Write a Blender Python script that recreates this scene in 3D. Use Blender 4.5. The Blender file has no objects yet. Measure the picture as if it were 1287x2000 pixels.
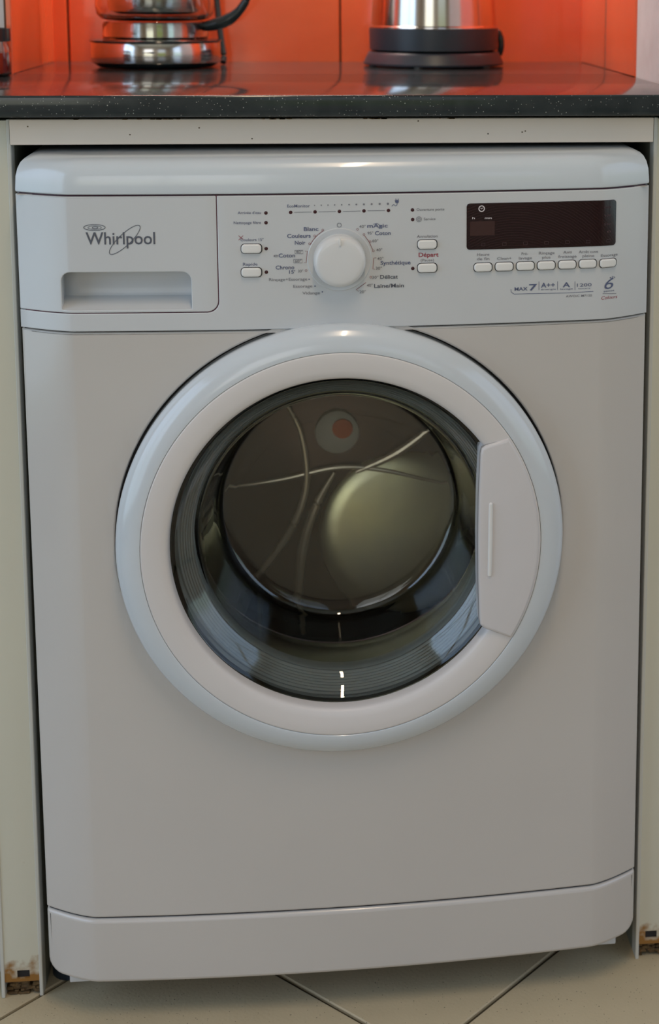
import bpy, bmesh, math, random
from math import sin, cos, pi, radians
from mathutils import Vector, Matrix
random.seed(7)
S = bpy.context.scene
COL = S.collection

# ------------------------------------------------------------------ camera
cam_d = bpy.data.cameras.new('camera'); cam = bpy.data.objects.new('camera', cam_d); COL.objects.link(cam)
S.camera = cam
YAW, PITCH, ROLL = 0.1080006662, 0.1486094758, 0.0058972722
fw = Vector((sin(YAW)*cos(PITCH), cos(YAW)*cos(PITCH), -sin(PITCH)))
rt = Vector((cos(YAW), -sin(YAW), 0)); up = rt.cross(fw)
r2 = rt*cos(ROLL)+up*sin(ROLL); u2 = -rt*sin(ROLL)+up*cos(ROLL)
m = Matrix((r2, u2, -fw)).transposed().to_4x4(); m.translation = Vector((-0.0285535, -1.4823516, 1.0098539))
cam.matrix_world = m
FPX, PPX, PPY = 3049.8153, 932.1718, 432.6232
cam_d.sensor_fit = 'VERTICAL'; cam_d.sensor_height = 24.0
cam_d.lens = FPX/2000*24.0
cam_d.shift_x = (643.5-PPX)/2000; cam_d.shift_y = (PPY-1000)/2000
cam_d.clip_start = .02
cam_d.dof.use_dof = True; cam_d.dof.focus_distance = 1.45; cam_d.dof.aperture_fstop = 4.0

# ------------------------------------------------------------------ colour management, world, lights
S.view_settings.view_transform = 'Standard'; S.view_settings.look = 'None'
S.view_settings.gamma = 1.0; S.view_settings.exposure = -0.95
S.view_settings.use_curve_mapping = False
S.cycles.max_bounces = 10; S.cycles.transmission_bounces = 10; S.cycles.glossy_bounces = 6
S.cycles.sample_clamp_indirect = 4.0; S.cycles.use_denoising = True
W = bpy.data.worlds.new('daylight'); S.world = W; W.use_nodes = True
wn = W.node_tree.nodes; wl = W.node_tree.links; wn.clear()
wo = wn.new('ShaderNodeOutputWorld'); wb = wn.new('ShaderNodeBackground'); wr = wn.new('ShaderNodeValToRGB')
wt = wn.new('ShaderNodeTexCoord'); ws = wn.new('ShaderNodeSeparateXYZ')
wl.new(wt.outputs['Generated'], ws.inputs[0]); wl.new(ws.outputs['Z'], wr.inputs[0])
wl.new(wr.outputs[0], wb.inputs[0]); wl.new(wb.outputs[0], wo.inputs[0]); wb.inputs[1].default_value = 1.6
e = wr.color_ramp.elements
e[0].position = 0.0; e[0].color = (.30, .36, .10, 1); e[1].position = 1.0; e[1].color = (.45, .62, 1.0, 1)
for pos_, c_ in ((.08, (.42, .46, .14, 1)), (.16, (.85, .92, 1.0, 1)), (.4, (.6, .76, 1.0, 1))):
    k = e.new(pos_); k.color = c_

def area(name, loc, direction, sx, sy, power, color):
    d = bpy.data.lights.new(name, 'AREA'); d.shape = 'RECTANGLE'; d.size = sx; d.size_y = sy
    d.energy = power; d.color = color
    o = bpy.data.objects.new(name, d); COL.objects.link(o); o.location = loc
    o.rotation_euler = Vector(direction).to_track_quat('-Z', 'Y').to_euler()
    return o
RX0, RX1, RY0, RZ1 = -1.9, 1.9, -3.4, 2.5
area('daylight_left_window', (RX0+.03, -1.15, 1.15), (1, 0, 0), 1.7, 1.9, 37, (.52, .72, 1.0))
area('daylight_right_window', (RX1-.03, -1.3, 1.30), (-1, 0, 0), 2.2, 1.6, 17, (.50, .71, 1.0))
area('daylight_back_window', (-.75, RY0+.03, 1.45), (0, 1, 0), 1.0, 1.2, 10, (1.0, .95, .86))
area('added_ceiling_light', (.1, -1.0, RZ1-.12), (0, 0, -1), .05, .9, 20, (1.0, .76, .52))  # unseen ceiling lamp, added for warm light and a streak in the glass

# ------------------------------------------------------------------ materials
def mat(name, color, rough=.5, metal=0.0, coat=0.0, coat_rough=.08, spec=.5, var=None, vscale=8.0, vamt=.5,
        bump=0.0, bscale=60.0, trans=0.0, ior=1.5, emis=None, stretch=None, rvar=0.0):
    M = bpy.data.materials.new(name); M.use_nodes = True
    N = M.node_tree.nodes; L = M.node_tree.links; b = N['Principled BSDF']
    b.inputs['Base Color'].default_value = (*color, 1); b.inputs['Roughness'].default_value = rough
    b.inputs['Metallic'].default_value = metal; b.inputs['Coat Weight'].default_value = coat
    b.inputs['Coat Roughness'].default_value = coat_rough; b.inputs['Specular IOR Level'].default_value = spec
    b.inputs['Transmission Weight'].default_value = trans; b.inputs['IOR'].default_value = ior
    tc = N.new('ShaderNodeTexCoord'); src = tc.outputs['Object']
    if stretch:
        mp = N.new('ShaderNodeMapping'); mp.inputs['Scale'].default_value = stretch
        L.new(src, mp.inputs['Vector']); src = mp.outputs[0]
    n = N.new('ShaderNodeTexNoise'); n.inputs['Scale'].default_value = vscale; n.inputs['Detail'].default_value = 5
    L.new(src, n.inputs['Vector'])
    if var is None: var = tuple(c*.93 for c in color); vamt = min(vamt, .5)
    r = N.new('ShaderNodeValToRGB'); r.color_ramp.elements[0].position = .5-.25*vamt-.05; r.color_ramp.elements[1].position = .55+.3*vamt
    r.color_ramp.elements[0].color = (*color, 1); r.color_ramp.elements[1].color = (*var, 1)
    L.new(n.outputs['Fac'], r.inputs[0])
    if not metal or stretch is not None or trans == 0: L.new(r.outputs[0], b.inputs['Base Color'])
    if rvar:
        mr = N.new('ShaderNodeMapRange'); mr.inputs['To Min'].default_value = max(.02, rough-rvar); mr.inputs['To Max'].default_value = rough+rvar
        L.new(n.outputs['Fac'], mr.inputs['Value']); L.new(mr.outputs[0], b.inputs['Roughness'])
    if bump:
        n2 = N.new('ShaderNodeTexNoise'); n2.inputs['Scale'].default_value = bscale; n2.inputs['Detail'].default_value = 3
        L.new(src, n2.inputs['Vector'])
        bp = N.new('ShaderNodeBump'); bp.inputs['Strength'].default_value = bump; bp.inputs['Distance'].default_value = .002
        L.new(n2.outputs['Fac'], bp.inputs['Height']); L.new(bp.outputs[0], b.inputs['Normal'])
    return M
def nodes(M): return M.node_tree.nodes, M.node_tree.links, M.node_tree.nodes['Principled BSDF']

M_enamel = mat('white_enamel', (.61, .575, .54), .30, coat=.6, coat_rough=.12, vscale=3, bump=.05, bscale=25)
M_plastic = mat('white_plastic', (.64, .655, .67), .30, coat=.3, coat_rough=.12, vscale=4)
M_lid = mat('white_gloss_lid', (.655, .71, .755), .22, coat=.5, coat_rough=.06, vscale=4)
M_ring = mat('door_ring_satin_white', (.74, .70, .68), .42, vscale=4)
M_ring_gloss = mat('door_rim_gloss_white', (.66, .705, .745), .2, coat=.5, coat_rough=.07, vscale=4)
M_handle = mat('door_handle_white', (.70, .67, .67), .36, vscale=5)
M_button = mat('button_white', (.84, .83, .81), .3, vscale=5)
M_knob = mat('knob_white', (.76, .76, .76), .3, coat=.3, vscale=5)
M_gap = mat('dark_gap', (.02, .018, .02), .7)
M_doorgap = mat('door_seam_grey', (.30, .28, .27), .6)
M_seam = mat('maroon_seam_strip', (.10, .03, .05), .6)
M_led = mat('maroon_led_lens', (.05, .012, .018), .15)
M_tx = {'b': mat('print_slate_blue', (.10, .12, .22), .6), 'g': mat('print_grey', (.20, .20, .23), .6),
        'd': mat('print_dark_grey', (.09, .10, .13), .6), 'r': mat('print_crimson', (.33, .03, .06), .6),
        'l': mat('print_logo_grey', (.10, .11, .14), .5), 'w': mat('print_white', (.75, .68, .70), .6),
        'k': mat('print_faint_maroon', (.085, .045, .05), .6), 'p': mat('print_red_line', (.25, .05, .06), .6)}
M_display = mat('display_maroon_glass', (.012, .003, .005), .09, coat=.4)
def wipe_marks():
    N, L, b = nodes(M_display)
    tc = N.new('ShaderNodeTexCoord'); mp = N.new('ShaderNodeMapping'); mp.inputs['Location'].default_value = (-.16, 0, -.70)
    wv = N.new('ShaderNodeTexWave'); wv.wave_type = 'RINGS'; wv.rings_direction = 'Y'; wv.inputs['Scale'].default_value = 130
    wv.inputs['Distortion'].default_value = 3.0; wv.inputs['Detail'].default_value = 3; wv.inputs['Detail Scale'].default_value = 1.5
    L.new(tc.outputs['Object'], mp.inputs[0]); L.new(mp.outputs[0], wv.inputs['Vector'])
    r = N.new('ShaderNodeValToRGB'); r.color_ramp.elements[0].position = .72; r.color_ramp.elements[1].position = 1.0
    r.color_ramp.elements[0].color = (.011, .003, .005, 1); r.color_ramp.elements[1].color = (.030, .011, .015, 1)
    L.new(wv.outputs['Fac'], r.inputs[0]); L.new(r.outputs[0], b.inputs['Base Color'])
wipe_marks()
M_glass = mat('door_glass', (.95, .97, .95), .0, trans=1.0, ior=1.5)
nodes(M_glass)[2].inputs['Base Color'].default_value = (.94, .97, .93, 1)
for l_ in list(M_glass.node_tree.links):
    if l_.to_socket.name == 'Base Color': M_glass.node_tree.links.remove(l_)
M_jug = M_glass.copy(); M_jug.name = 'clear_jug_glass'; nodes(M_jug)[2].inputs['Base Color'].default_value = (.95, .97, .96, 1)
M_rubber = mat('grey_rubber_gasket', (.26, .275, .28), .42, vscale=12, bump=.1)
M_steel_dark = mat('drum_steel', (.10, .075, .075), .30, metal=1.0, vscale=8, bump=.15, bscale=20)
M_steel = mat('brushed_steel', (.72, .70, .68), .14, metal=1.0, vscale=40, stretch=(1, 1, 40))
M_reflstreak = mat('pale_streak_reflection', (.95, .84, .68), .35, metal=.6, vscale=8)  # reflection colours for the shapes on the drum's back plate, down to the dish
M_reflblob = mat('pale_blob_reflection', (.92, .90, .84), .5)
M_reflcore = mat('orange_blob_reflection', (.95, .20, .08), .5)
M_refldish = mat('yellow_reflection', (.92, .88, .50), .34, metal=.85, var=(.62, .61, .55), vscale=10, vamt=.9, bump=.12, bscale=60)
M_throat = mat('olive_reflection_rubber', (.075, .065, .035), .3, var=(.03, .02, .02), vscale=9)  # olive-brown reflections put into the colour of the gasket's inner part
M_tub = mat('dark_tub', (.03, .03, .03), .5)
M_black = mat('black_plastic', (.028, .042, .06), .38, vscale=10)
M_blackgloss = mat('black_gloss_plastic', (.02, .03, .035), .15)
M_cream = mat('cream_melamine', (.90, .79, .68), .45, var=(.84, .73, .62), vscale=5, vamt=.9)
M_post = mat('ivory_melamine', (.66, .64, .52), .42, var=(.62, .60, .50), vscale=4, vamt=.9)
M_postside = mat('ivory_edge_strip', (.62, .61, .55), .4, vscale=5)
M_shadedboard = mat('shaded_board', (.20, .20, .15), .8, vscale=30)  # shadow of the gap beside the machine put into the board's colour
M_wall = mat('white_plaster', (.74, .70, .69), .8, var=(.66, .61, .60), vscale=25, bump=.2, bscale=80)
M_roomwall = mat('warm_plaster', (.62, .49, .37), .85, vscale=3, bump=.1)
M_ceil = mat('ceiling_paint', (.74, .72, .68), .9, vscale=3)
M_grout = mat('dark_grout', (.16, .06, .035), .85, var=(.12, .09, .06), vscale=40)
M_orange = mat('orange_glazed_tile', (.95, .165, .055), .2, coat=.6, coat_rough=.07, var=(.90, .11, .03), vscale=7, vamt=.8, bump=.25, bscale=14)
M_floorgrout = mat('floor_grout', (.075, .062, .04), .9, vscale=30)
M_chip = mat('swollen_chipboard', (.20, .12, .045), .9, var=(.03, .018, .01), vscale=90, vamt=.8, bump=1.0, bscale=160)

def speckle(M, base, fleck, scale, thr, dark=None, dscale=200, dthr=.12):
    N, L, b = nodes(M)
    tc = N.new('ShaderNodeTexCoord'); v = N.new('ShaderNodeTexVoronoi'); v.inputs['Scale'].default_value = scale
    L.new(tc.outputs['Object'], v.inputs['Vector'])
    nz = N.new('ShaderNodeTexNoise'); nz.inputs['Scale'].default_value = scale*.35; L.new(tc.outputs['Object'], nz.inputs['Vector'])
    mm = N.new('ShaderNodeMath'); mm.operation = 'MULTIPLY'; L.new(nz.outputs['Fac'], mm.inputs[0]); mm.inputs[1].default_value = thr*2
    lt = N.new('ShaderNodeMath'); lt.operation = 'LESS_THAN'; L.new(v.outputs['Distance'], lt.inputs[0]); L.new(mm.outputs[0], lt.inputs[1])
    pick = N.new('ShaderNodeSeparateColor'); L.new(v.outputs['Color'], pick.inputs[0])
    gt = N.new('ShaderNodeMath'); gt.operation = 'GREATER_THAN'; L.new(pick.outputs[0], gt.inputs[0]); gt.inputs[1].default_value = .55
    m2_ = N.new('ShaderNodeMath'); m2_.operation = 'MULTIPLY'; L.new(lt.outputs[0], m2_.inputs[0]); L.new(gt.outputs[0], m2_.inputs[1])
    mx = N.new('ShaderNodeMix'); mx.data_type = 'RGBA'
    L.new(m2_.outputs[0], mx.inputs['Factor'])
    old = [l for l in L if l.to_socket == b.inputs['Base Color']]
    if old: L.new(old[0].from_socket, mx.inputs['A'])
    else: mx.inputs['A'].default_value = (*base, 1)
    mx.inputs['B'].default_value = (*fleck, 1)
    L.new(mx.outputs['Result'], b.inputs['Base Color'])
M_counter = mat('dark_speckled_laminate', (.018, .026, .030), .13, var=(.035, .045, .048), vscale=60, vamt=.8, bump=.04, bscale=30, rvar=.05, stretch=(1, 5, 1))
speckle(M_counter, None, (.30, .32, .30), 420, .16)
M_floor = mat('beige_floor_tile', (.60, .50, .33), .5, var=(.52, .43, .28), vscale=12, vamt=.9, bump=.15, bscale=300)
speckle(M_floor, None, (.17, .14, .09), 260, .13)

def stained(M, zlo, zhi, color):      # brown damp stain creeping up from the foot of a post
    N, L, b = nodes(M)
    tc = N.new('ShaderNodeTexCoord'); sp = N.new('ShaderNodeSeparateXYZ'); L.new(tc.outputs['Object'], sp.inputs[0])
    nz = N.new('ShaderNodeTexNoise'); nz.inputs['Scale'].default_value = 60; nz.inputs['Detail'].default_value = 5; L.new(tc.outputs['Object'], nz.inputs['Vector'])
    mr = N.new('ShaderNodeMapRange'); mr.inputs['From Min'].default_value = zlo; mr.inputs['From Max'].default_value = zhi
    mr.inputs['To Min'].default_value = .75; mr.inputs['To Max'].default_value = 0; L.new(sp.outputs['Z'], mr.inputs['Value'])
    ad = N.new('ShaderNodeMath'); ad.operation = 'ADD'; L.new(mr.outputs[0], ad.inputs[0]); L.new(nz.outputs['Fac'], ad.inputs[1])
    rp = N.new('ShaderNodeValToRGB'); rp.color_ramp.elements[0].position = .72; rp.color_ramp.elements[1].position = .95
    L.new(ad.outputs[0], rp.inputs[0])
    mx = N.new('ShaderNodeMix'); mx.data_type = 'RGBA'; L.new(rp.outputs[0], mx.inputs['Factor'])
    old = [l for l in L if l.to_socket == b.inputs['Base Color']]; L.new(old[0].from_socket, mx.inputs['A'])
    mx.inputs['B'].default_value = (*color, 1); L.new(mx.outputs['Result'], b.inputs['Base Color'])
stained(M_post, .0, .055, (.30, .14, .03))

# ------------------------------------------------------------------ object helpers
def link(o, parent=None):
    COL.objects.link(o)
    if parent is not None: o.parent = parent
    return o
def obj(name, bm, material, parent=None, smooth=True, sharp=35):
    me = bpy.data.meshes.new(name)
    bmesh.ops.recalc_face_normals(bm, faces=bm.faces[:])
    for f in bm.faces: f.smooth = smooth
    if smooth:
        for ed in bm.edges:
            if len(ed.link_faces) == 2 and ed.calc_face_angle(0) > radians(sharp): ed.smooth = False
    bm.to_mesh(me); bm.free()
    for mm in (material if isinstance(material, (list, tuple)) else [material]): me.materials.append(mm)
    return link(bpy.data.objects.new(name, me), parent)
def empty(name, loc, rot=(0, 0, 0)):
    o = bpy.data.objects.new(name, None); o.location = loc; o.rotation_euler = rot; o.empty_display_size = .05
    return link(o)
def tag(o, label, cat, group=None):
    o['label'] = label; o['category'] = cat
    if group: o['group'] = group
    return o
def structure(o): o['kind'] = 'structure'; return o
def add_box(bm, x0, x1, y0, y1, z0, z1, bev=0.0, seg=2):
    r = bmesh.ops.create_cube(bm, size=1)
    for v in r['verts']:
        v.co = Vector(((x0+x1)/2+v.co.x*(x1-x0), (y0+y1)/2+v.co.y*(y1-y0), (z0+z1)/2+v.co.z*(z1-z0)))
    if bev:
        eds = list({ed for v in r['verts'] for ed in v.link_edges})
        bmesh.ops.bevel(bm, geom=eds, offset=bev, segments=seg, affect='EDGES', profile=.5)
def box(name, dims, material, parent=None, bev=0.0, seg=2):
    bm = bmesh.new(); add_box(bm, *dims, bev=bev, seg=seg); return obj(name, bm, material, parent)
def add_lathe(bm, prof, c, axis='Z', seg=96, closed=False):
    rings = []
    for (r, h) in prof:
        if r < 1e-6:
            co = Vector((0, h, 0)) if axis == 'Y' else Vector((0, 0, h))
            rings.append([bm.verts.new(Vector(c)+co)])
        else:
            ring = []
            for i in range(seg):
                t = 2*pi*i/seg
                co = Vector((r*cos(t), h, r*sin(t))) if axis == 'Y' else Vector((r*cos(t), r*sin(t), h))
                ring.append(bm.verts.new(Vector(c)+co))
            rings.append(ring)
    pairs = list(zip(rings[:-1], rings[1:]))
    if closed: pairs.append((rings[-1], rings[0]))
    for A, B in pairs:
        if len(A) == 1 and len(B) == 1: continue
        for i in range(seg):
            j = (i+1) % seg
            if len(A) == 1: bm.faces.new((A[0], B[i], B[j]))
            elif len(B) == 1: bm.faces.new((A[i], A[j], B[0]))
            else: bm.faces.new((A[i], A[j], B[j], B[i]))
def lathe(name, prof, c, material, parent=None, axis='Z', seg=96, closed=False, sharp=35):
    bm = bmesh.new(); add_lathe(bm, prof, c, axis, seg, closed); return obj(name, bm, material, parent, sharp=sharp)
def smooth_path(pts, rads, n=6):
    P_ = [Vector(q) for q in pts]; o, rr = [], []
    if not isinstance(rads, (list, tuple)): rads = [rads]*len(P_)
    for i in range(n*(len(P_)-1)+1):
        u = i/n; k = min(int(u), len(P_)-2); f = u-k
        p0 = P_[max(0, k-1)]; p1 = P_[k]; p2 = P_[k+1]; p3 = P_[min(len(P_)-1, k+2)]
        o.append(.5*((2*p1)+(p2-p0)*f+(2*p0-5*p1+4*p2-p3)*f*f+(3*p1-p0-3*p2+p3)*f**3)); rr.append(rads[k]*(1-f)+rads[k+1]*f)
    return o, rr
def add_tube(bm, pts, rad, seg=8, closed=False, smooth=False):
    if smooth: pts, rad = smooth_path(pts, rad)
    pts = [Vector(p_) for p_ in pts]; n = len(pts); rings = []
    for i, p_ in enumerate(pts):
        a = pts[i-1] if (i > 0 or closed) else p_; b = pts[(i+1) % n] if (i < n-1 or closed) else p_
        t = (b-a).normalized(); ref = Vector((0, 0, 1)) if abs(t.z) < .9 else Vector((0, 1, 0))
        u = t.cross(ref).normalized(); v = u.cross(t)
        rr = rad[i] if isinstance(rad, (list, tuple)) else rad
        rings.append([bm.verts.new(p_+u*rr*cos(2*pi*k/seg)+v*rr*sin(2*pi*k/seg)) for k in range(seg)])
    m_ = n if closed else n-1
    for i in range(m_):
        A, B = rings[i], rings[(i+1) % n]
        for k in range(seg): bm.faces.new((A[k], A[(k+1) % seg], B[(k+1) % seg], B[k]))
    if not closed: bm.faces.new(rings[0]); bm.faces.new(rings[-1])

# ================================================================== THE ROOM
floor = structure(box('floor', (RX0, RX1, RY0, .66, -.06, -.004), M_floorgrout))
TS = .3605
tb = bmesh.new(); g_ = TS/2-.0022; ch = .0012
add_v = [tb.verts.new((sx*g_, sy*g_, -.0045)) for sx, sy in ((-1, -1), (1, -1), (1, 1), (-1, 1))]
mid_v = [tb.verts.new((sx*g_, sy*g_, -ch)) for sx, sy in ((-1, -1), (1, -1), (1, 1), (-1, 1))]
top_v = [tb.verts.new((sx*(g_-ch), sy*(g_-ch), 0)) for sx, sy in ((-1, -1), (1, -1), (1, 1), (-1, 1))]
for A, B in ((add_v, mid_v), (mid_v, top_v)):
    for i in range(4): tb.faces.new((A[i], A[(i+1) % 4], B[(i+1) % 4], B[i]))
tb.faces.new(top_v)
first = obj('tile', tb, M_floor, floor, smooth=False)
U0, V0 = .1414, -.0403
cnt = 0
for i in range(-9, 9):
    for j in range(-9, 9):
        u, v = U0+(i+.5)*TS, V0+(j+.5)*TS
        x, y = (u+v)/math.sqrt(2), (v-u)/math.sqrt(2)
        if not (RX0-.0 < x < RX1 and RY0 < y < .5): continue
        if min(x-RX0, RX1-x, y-RY0) < .26: continue
        o = first if cnt == 0 else link(first.copy(), floor)
        o.location = (x, y, random.uniform(-.0002, 0)); o.rotation_euler = (0, 0, -pi/4)
        cnt += 1
ceiling = structure(box('ceiling', (RX0-.1, RX1+.1, RY0-.1, .8, RZ1, RZ1+.1), M_ceil))

def wall_with_openings(name, axis, pos, thick, a0, a1, z0, z1, holes, material):
    bm = bmesh.new()
    def put(b0, b1, c0, c1):
        if b1-b0 < 1e-4 or c1-c0 < 1e-4: return
        if axis == 'X': add_box(bm, pos, pos+thick, b0, b1, c0, c1)
        else: add_box(bm, b0, b1, pos, pos+thick, c0, c1)
    cur = a0
    for (h0, h1, hz0, hz1) in sorted(holes):
        put(cur, h0, z0, z1); put(h0, h1, z0, hz0); put(h0, h1, hz1, z1); cur = h1
    put(cur, a1, z0, z1)
    return structure(obj(name, bm, material, smooth=False))
wall_with_openings('wall_left', 'X', RX0-.1, .1, RY0, .4, 0, RZ1, [(-2.05, -.25, .10, 2.15)], M_roomwall)
wall_with_openings('wall_right', 'X', RX1, .1, RY0, .4, 0, RZ1, [(-2.45, -.15, .45, 2.15)], M_roomwall)
wall_with_openings('wall_front', 'Y', RY0-.1, .1, RX0-.1, RX1+.1, 0, RZ1, [(-1.3, -.2, .8, 2.1), (.35, 1.35, .6, 2.1)], M_roomwall)
M_frame = mat('white_window_frame', (.75, .75, .74), .4)
def win(name, axis, pos, a0, a1, z0, z1, nm):
    bm = bmesh.new(); t = .045
    def put(b0, b1, c0, c1):
        if axis == 'X': add_box(bm, pos-.02, pos+.02, b0, b1, c0, c1, bev=.004, seg=1)
        else: add_box(bm, b0, b1, pos-.02, pos+.02, c0, c1, bev=.004, seg=1)
    put(a0, a1, z0, z0+t); put(a0, a1, z1-t, z1); put(a0, a0+t, z0+t, z1-t); put(a1-t, a1, z0+t, z1-t)
    for k in range(1, nm):
        a = a0+(a1-a0)*k/nm; put(a-.02, a+.02, z0+t, z1-t)
    return structure(obj(name, bm, M_frame))
win('window_1', 'X', RX0+.06, -2.05, -.25, .10, 2.15, 2)
win('window_2', 'X', RX1-.06, -2.45, -.15, .45, 2.15, 2)
win('window_3', 'Y', RY0+.07, -1.3, -.2, .8, 2.1, 2)
win('window_4', 'Y', RY0-.05, .35, 1.35, .6, 2.1, 2)

# walls round the worktop recess
NX0, NX1, NY = -.361, .342, .635
CT = .9102
structure(box('wall_side_left', (RX0-.1, NX0-.008, .338, .75, 0, RZ1), M_wall))
structure(box('wall_side_right', (NX1+.0018, RX1+.1, .0, .2775, 0, RZ1), M_wall))
wr_ = structure(box('wall_recess_right', (NX1+.008, RX1+.1, .2775, .75, 0, RZ1), M_grout))
wb_ = structure(box('wall_back', (NX0-.008, NX1+.008, NY+.008, .75, 0, RZ1), M_grout))
wl_ = structure(box('wall_recess_left', (NX0-.0079, NX0-.006, .34, NY+.008, CT-.02, RZ1-.01), M_grout))
def wall_tile(parent, axis, a0, a1, z0, z1, pos):
    bm = bmesh.new(); g = .0013 if axis == 'Y' else .0032; b = .0014; d = .007
    a0 += g; a1 -= g; z0 += g; z1 -= g
    base = [(a0, z0), (a1, z0), (a1, z1), (a0, z1)]
    ins = [(a0+b, z0+b), (a1-b, z0+b), (a1-b, z1-b), (a0+b, z1-b)]
    def P(a, z, dd):
        if axis == 'Y': return (a, pos+d-dd, z)
        s = -1 if axis == 'X+' else 1
        return (pos-s*d+s*dd, a, z)
    A = [bm.verts.new(P(a, z, 0)) for a, z in base]; B = [bm.verts.new(P(a, z, d-b)) for a, z in base]; C = [bm.verts.new(P(a, z, d)) for a, z in ins]
    for Q, R_ in ((A, B), (B, C)):
        for i in range(4): bm.faces.new((Q[i], Q[(i+1) % 4], R_[(i+1) % 4], R_[i]))
    bm.faces.new(C)
    return obj('tile', bm, M_orange, parent, smooth=False)
box('grout_line', (NX1+.0004, NX1+.006, .4607-.0030, .4607+.0030, CT-.003, 1.81), M_grout, wr_)
rows = [CT-.004, 1.21, 1.51, 1.81]
for z0, z1 in zip(rows[:-1], rows[1:]):
    for a0, a1 in ((NX0-.006, -.3424), (-.3424, .0146), (.0146, NX1+.007)): wall_tile(wb_, 'Y', a0, a1, z0, z1, NY)
    for a0, a1 in ((.2760, .4607), (.4607, NY+.003)): wall_tile(wr_, 'X+', a0, a1, z0, z1, NX1)
    for a0, a1 in ((.337, NY+.003),): wall_tile(wl_, 'X-', a0, a1, z0, z1, NX0)

# unseen lamp added above the worktop to brighten the tiles
LP = empty('added_strip_lamp', (-.01, .60, 1.50)); tag(LP, 'added, unseen strip lamp to brighten the orange tiles above the worktop', 'lamp')
M_lampglow = mat('added_lamp_diffuser', (.9, .88, .84), .4)
box('housing', (-.27, .27, -.035, .034, .0, .03), M_frame, LP, bev=.003); box('diffuser', (-.26, .26, -.03, .03, -.006, .0), M_lampglow, LP, bev=.002)
sl = area('added_strip_light', (-.06, .585, 1.485), (0, .05, -1), .42, .05, 9, (1.0, .90, .80))

# ================================================================== WORKTOP, FASCIA, POSTS
wt_ = bmesh.new()
add_box(wt_, RX0+.005, NX1, -.0225, .333, .8902, CT, bev=.0022, seg=3)
add_box(wt_, NX0-.004, NX1-.0005, .3325, .634, .8902, CT)
tag(obj('worktop', wt_, M_counter), 'black speckled laminate worktop with glossy top over the washing machine', 'worktop')

fa = empty('fascia_rail', (0, 0, 0)); tag(fa, 'long cream wooden fascia rail between worktop and washing machine', 'fascia')
box('rail', (-.3055, .3035, .0, .018, .8628, .8866), M_cream, fa, bev=.0006, seg=1)
ch_ = bmesh.new(); random.seed(3)
for (cx, w) in ((-.243, .006), (-.175, .05), (-.06, .03), (.03, .035), (.10, .02)):
    for k in range(max(2, int(w/.004))):
        x = cx+random.uniform(-w/2, w/2); s = random.uniform(.0003, .0009)
        add_box(ch_, x-s*3, x+s*3, -.0003, .004, .8865-s*.7, .8869, bev=.0001, seg=1)
co = obj('chipped_edge', ch_, M_chip, fa); co['kind'] = 'stuff'
sp_ = bmesh.new()
for (x, z) in ((-.288, .880), (-.131, .8782), (-.082, .8678), (.075, .8840), (.142, .8715), (.175, .873), (.178, .874), (-.195, .872)):
    add_box(sp_, x-.0007, x+.0007, -.0003, .001, z-.0006, z+.0006, bev=.0003, seg=1)
so = obj('grease_spot', sp_, M_chip, fa); so['kind'] = 'stuff'

def post(name, x0, x1, label, slots, side):
    # x0<x1 ; a hollow-fronted post: recessed core between two thin edge strips
    p = empty(name, ((x0+x1)/2, 0, 0)); tag(p, label, 'cabinet panel')
    X = (x0+x1)/2
    bm = bmesh.new()
    # core sheet with a rectangular slot: built from bars round the slot
    a0, a1 = x0+.0035-X, x1-.0035-X
    top = .8856
    s0, s1, sz0, sz1 = slots[0]-X, slots[1]-X, slots[2], slots[3]
    add_box(bm, a0, a1, .0012, .016, sz1, top); add_box(bm, a0, s0, .0012, .016, sz0, sz1); add_box(bm, s1, a1, .0012, .016, sz0, sz1)
    add_box(bm, a0, a1, .0012, .016, .0165, sz0)
    obj('front_panel', bm, M_post, p, smooth=False)
    box('slot_back', (s0-.001, s1+.001, .0035, .0055, sz0-.001, sz1+.001), M_gap, p)
    for q0, q1 in ((x0-X, x0-X+.0035), (x1-X-.0035, x1-X)):
        box('edge_strip', (q0, q1, 0, .018, .0, top+.0012), M_postside, p, bev=.0006, seg=1)
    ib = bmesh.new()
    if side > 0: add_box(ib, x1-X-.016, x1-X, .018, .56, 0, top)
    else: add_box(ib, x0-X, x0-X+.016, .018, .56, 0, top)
    obj('side_board', ib, M_shadedboard, p, smooth=False)
    # swollen chipboard at the foot
    rb = bmesh.new(); random.seed(int(abs(x0)*1e4))
    for k in range(46):
        x = random.uniform(a0+.001, a1-.001); z = random.uniform(0, .0165); s = random.uniform(.0015, .0045)
        add_box(rb, x-s, x+s, .004+random.uniform(0, .003), .016, max(0, z-s*.5), z+s*.5, bev=s*.25, seg=1)
    c = obj('rotten_chipboard', rb, M_chip, p, smooth=False); c['kind'] = 'stuff'; c['label'] = 'brown swollen chipboard at the foot'
    return p
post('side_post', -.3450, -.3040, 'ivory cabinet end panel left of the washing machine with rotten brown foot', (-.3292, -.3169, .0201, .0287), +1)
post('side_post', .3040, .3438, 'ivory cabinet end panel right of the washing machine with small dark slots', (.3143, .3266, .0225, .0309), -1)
# neighbouring unit beyond the left post
cb = empty('base_cabinet', (-.65, 0, 0)); tag(cb, 'ivory base cabinet whose edge shows at the far left beside the post', 'cabinet')
box('body', (-.30, .302, .020, .33, .10, .885), M_postside, cb)
box('door', (-.299, .3015, .0, .019, .105, .88), M_postside, cb, bev=.001, seg=1)
box('plinth', (-.30, .302, .045, .06, .0, .10), M_postside, cb)
hb = bmesh.new(); add_tube(hb, [(-.27, .0, .70), (-.27, -.025, .70), (-.27, -.025, .82), (-.27, 0, .82)], .004)
hd = obj('handle', hb, M_steel, cb)

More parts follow.
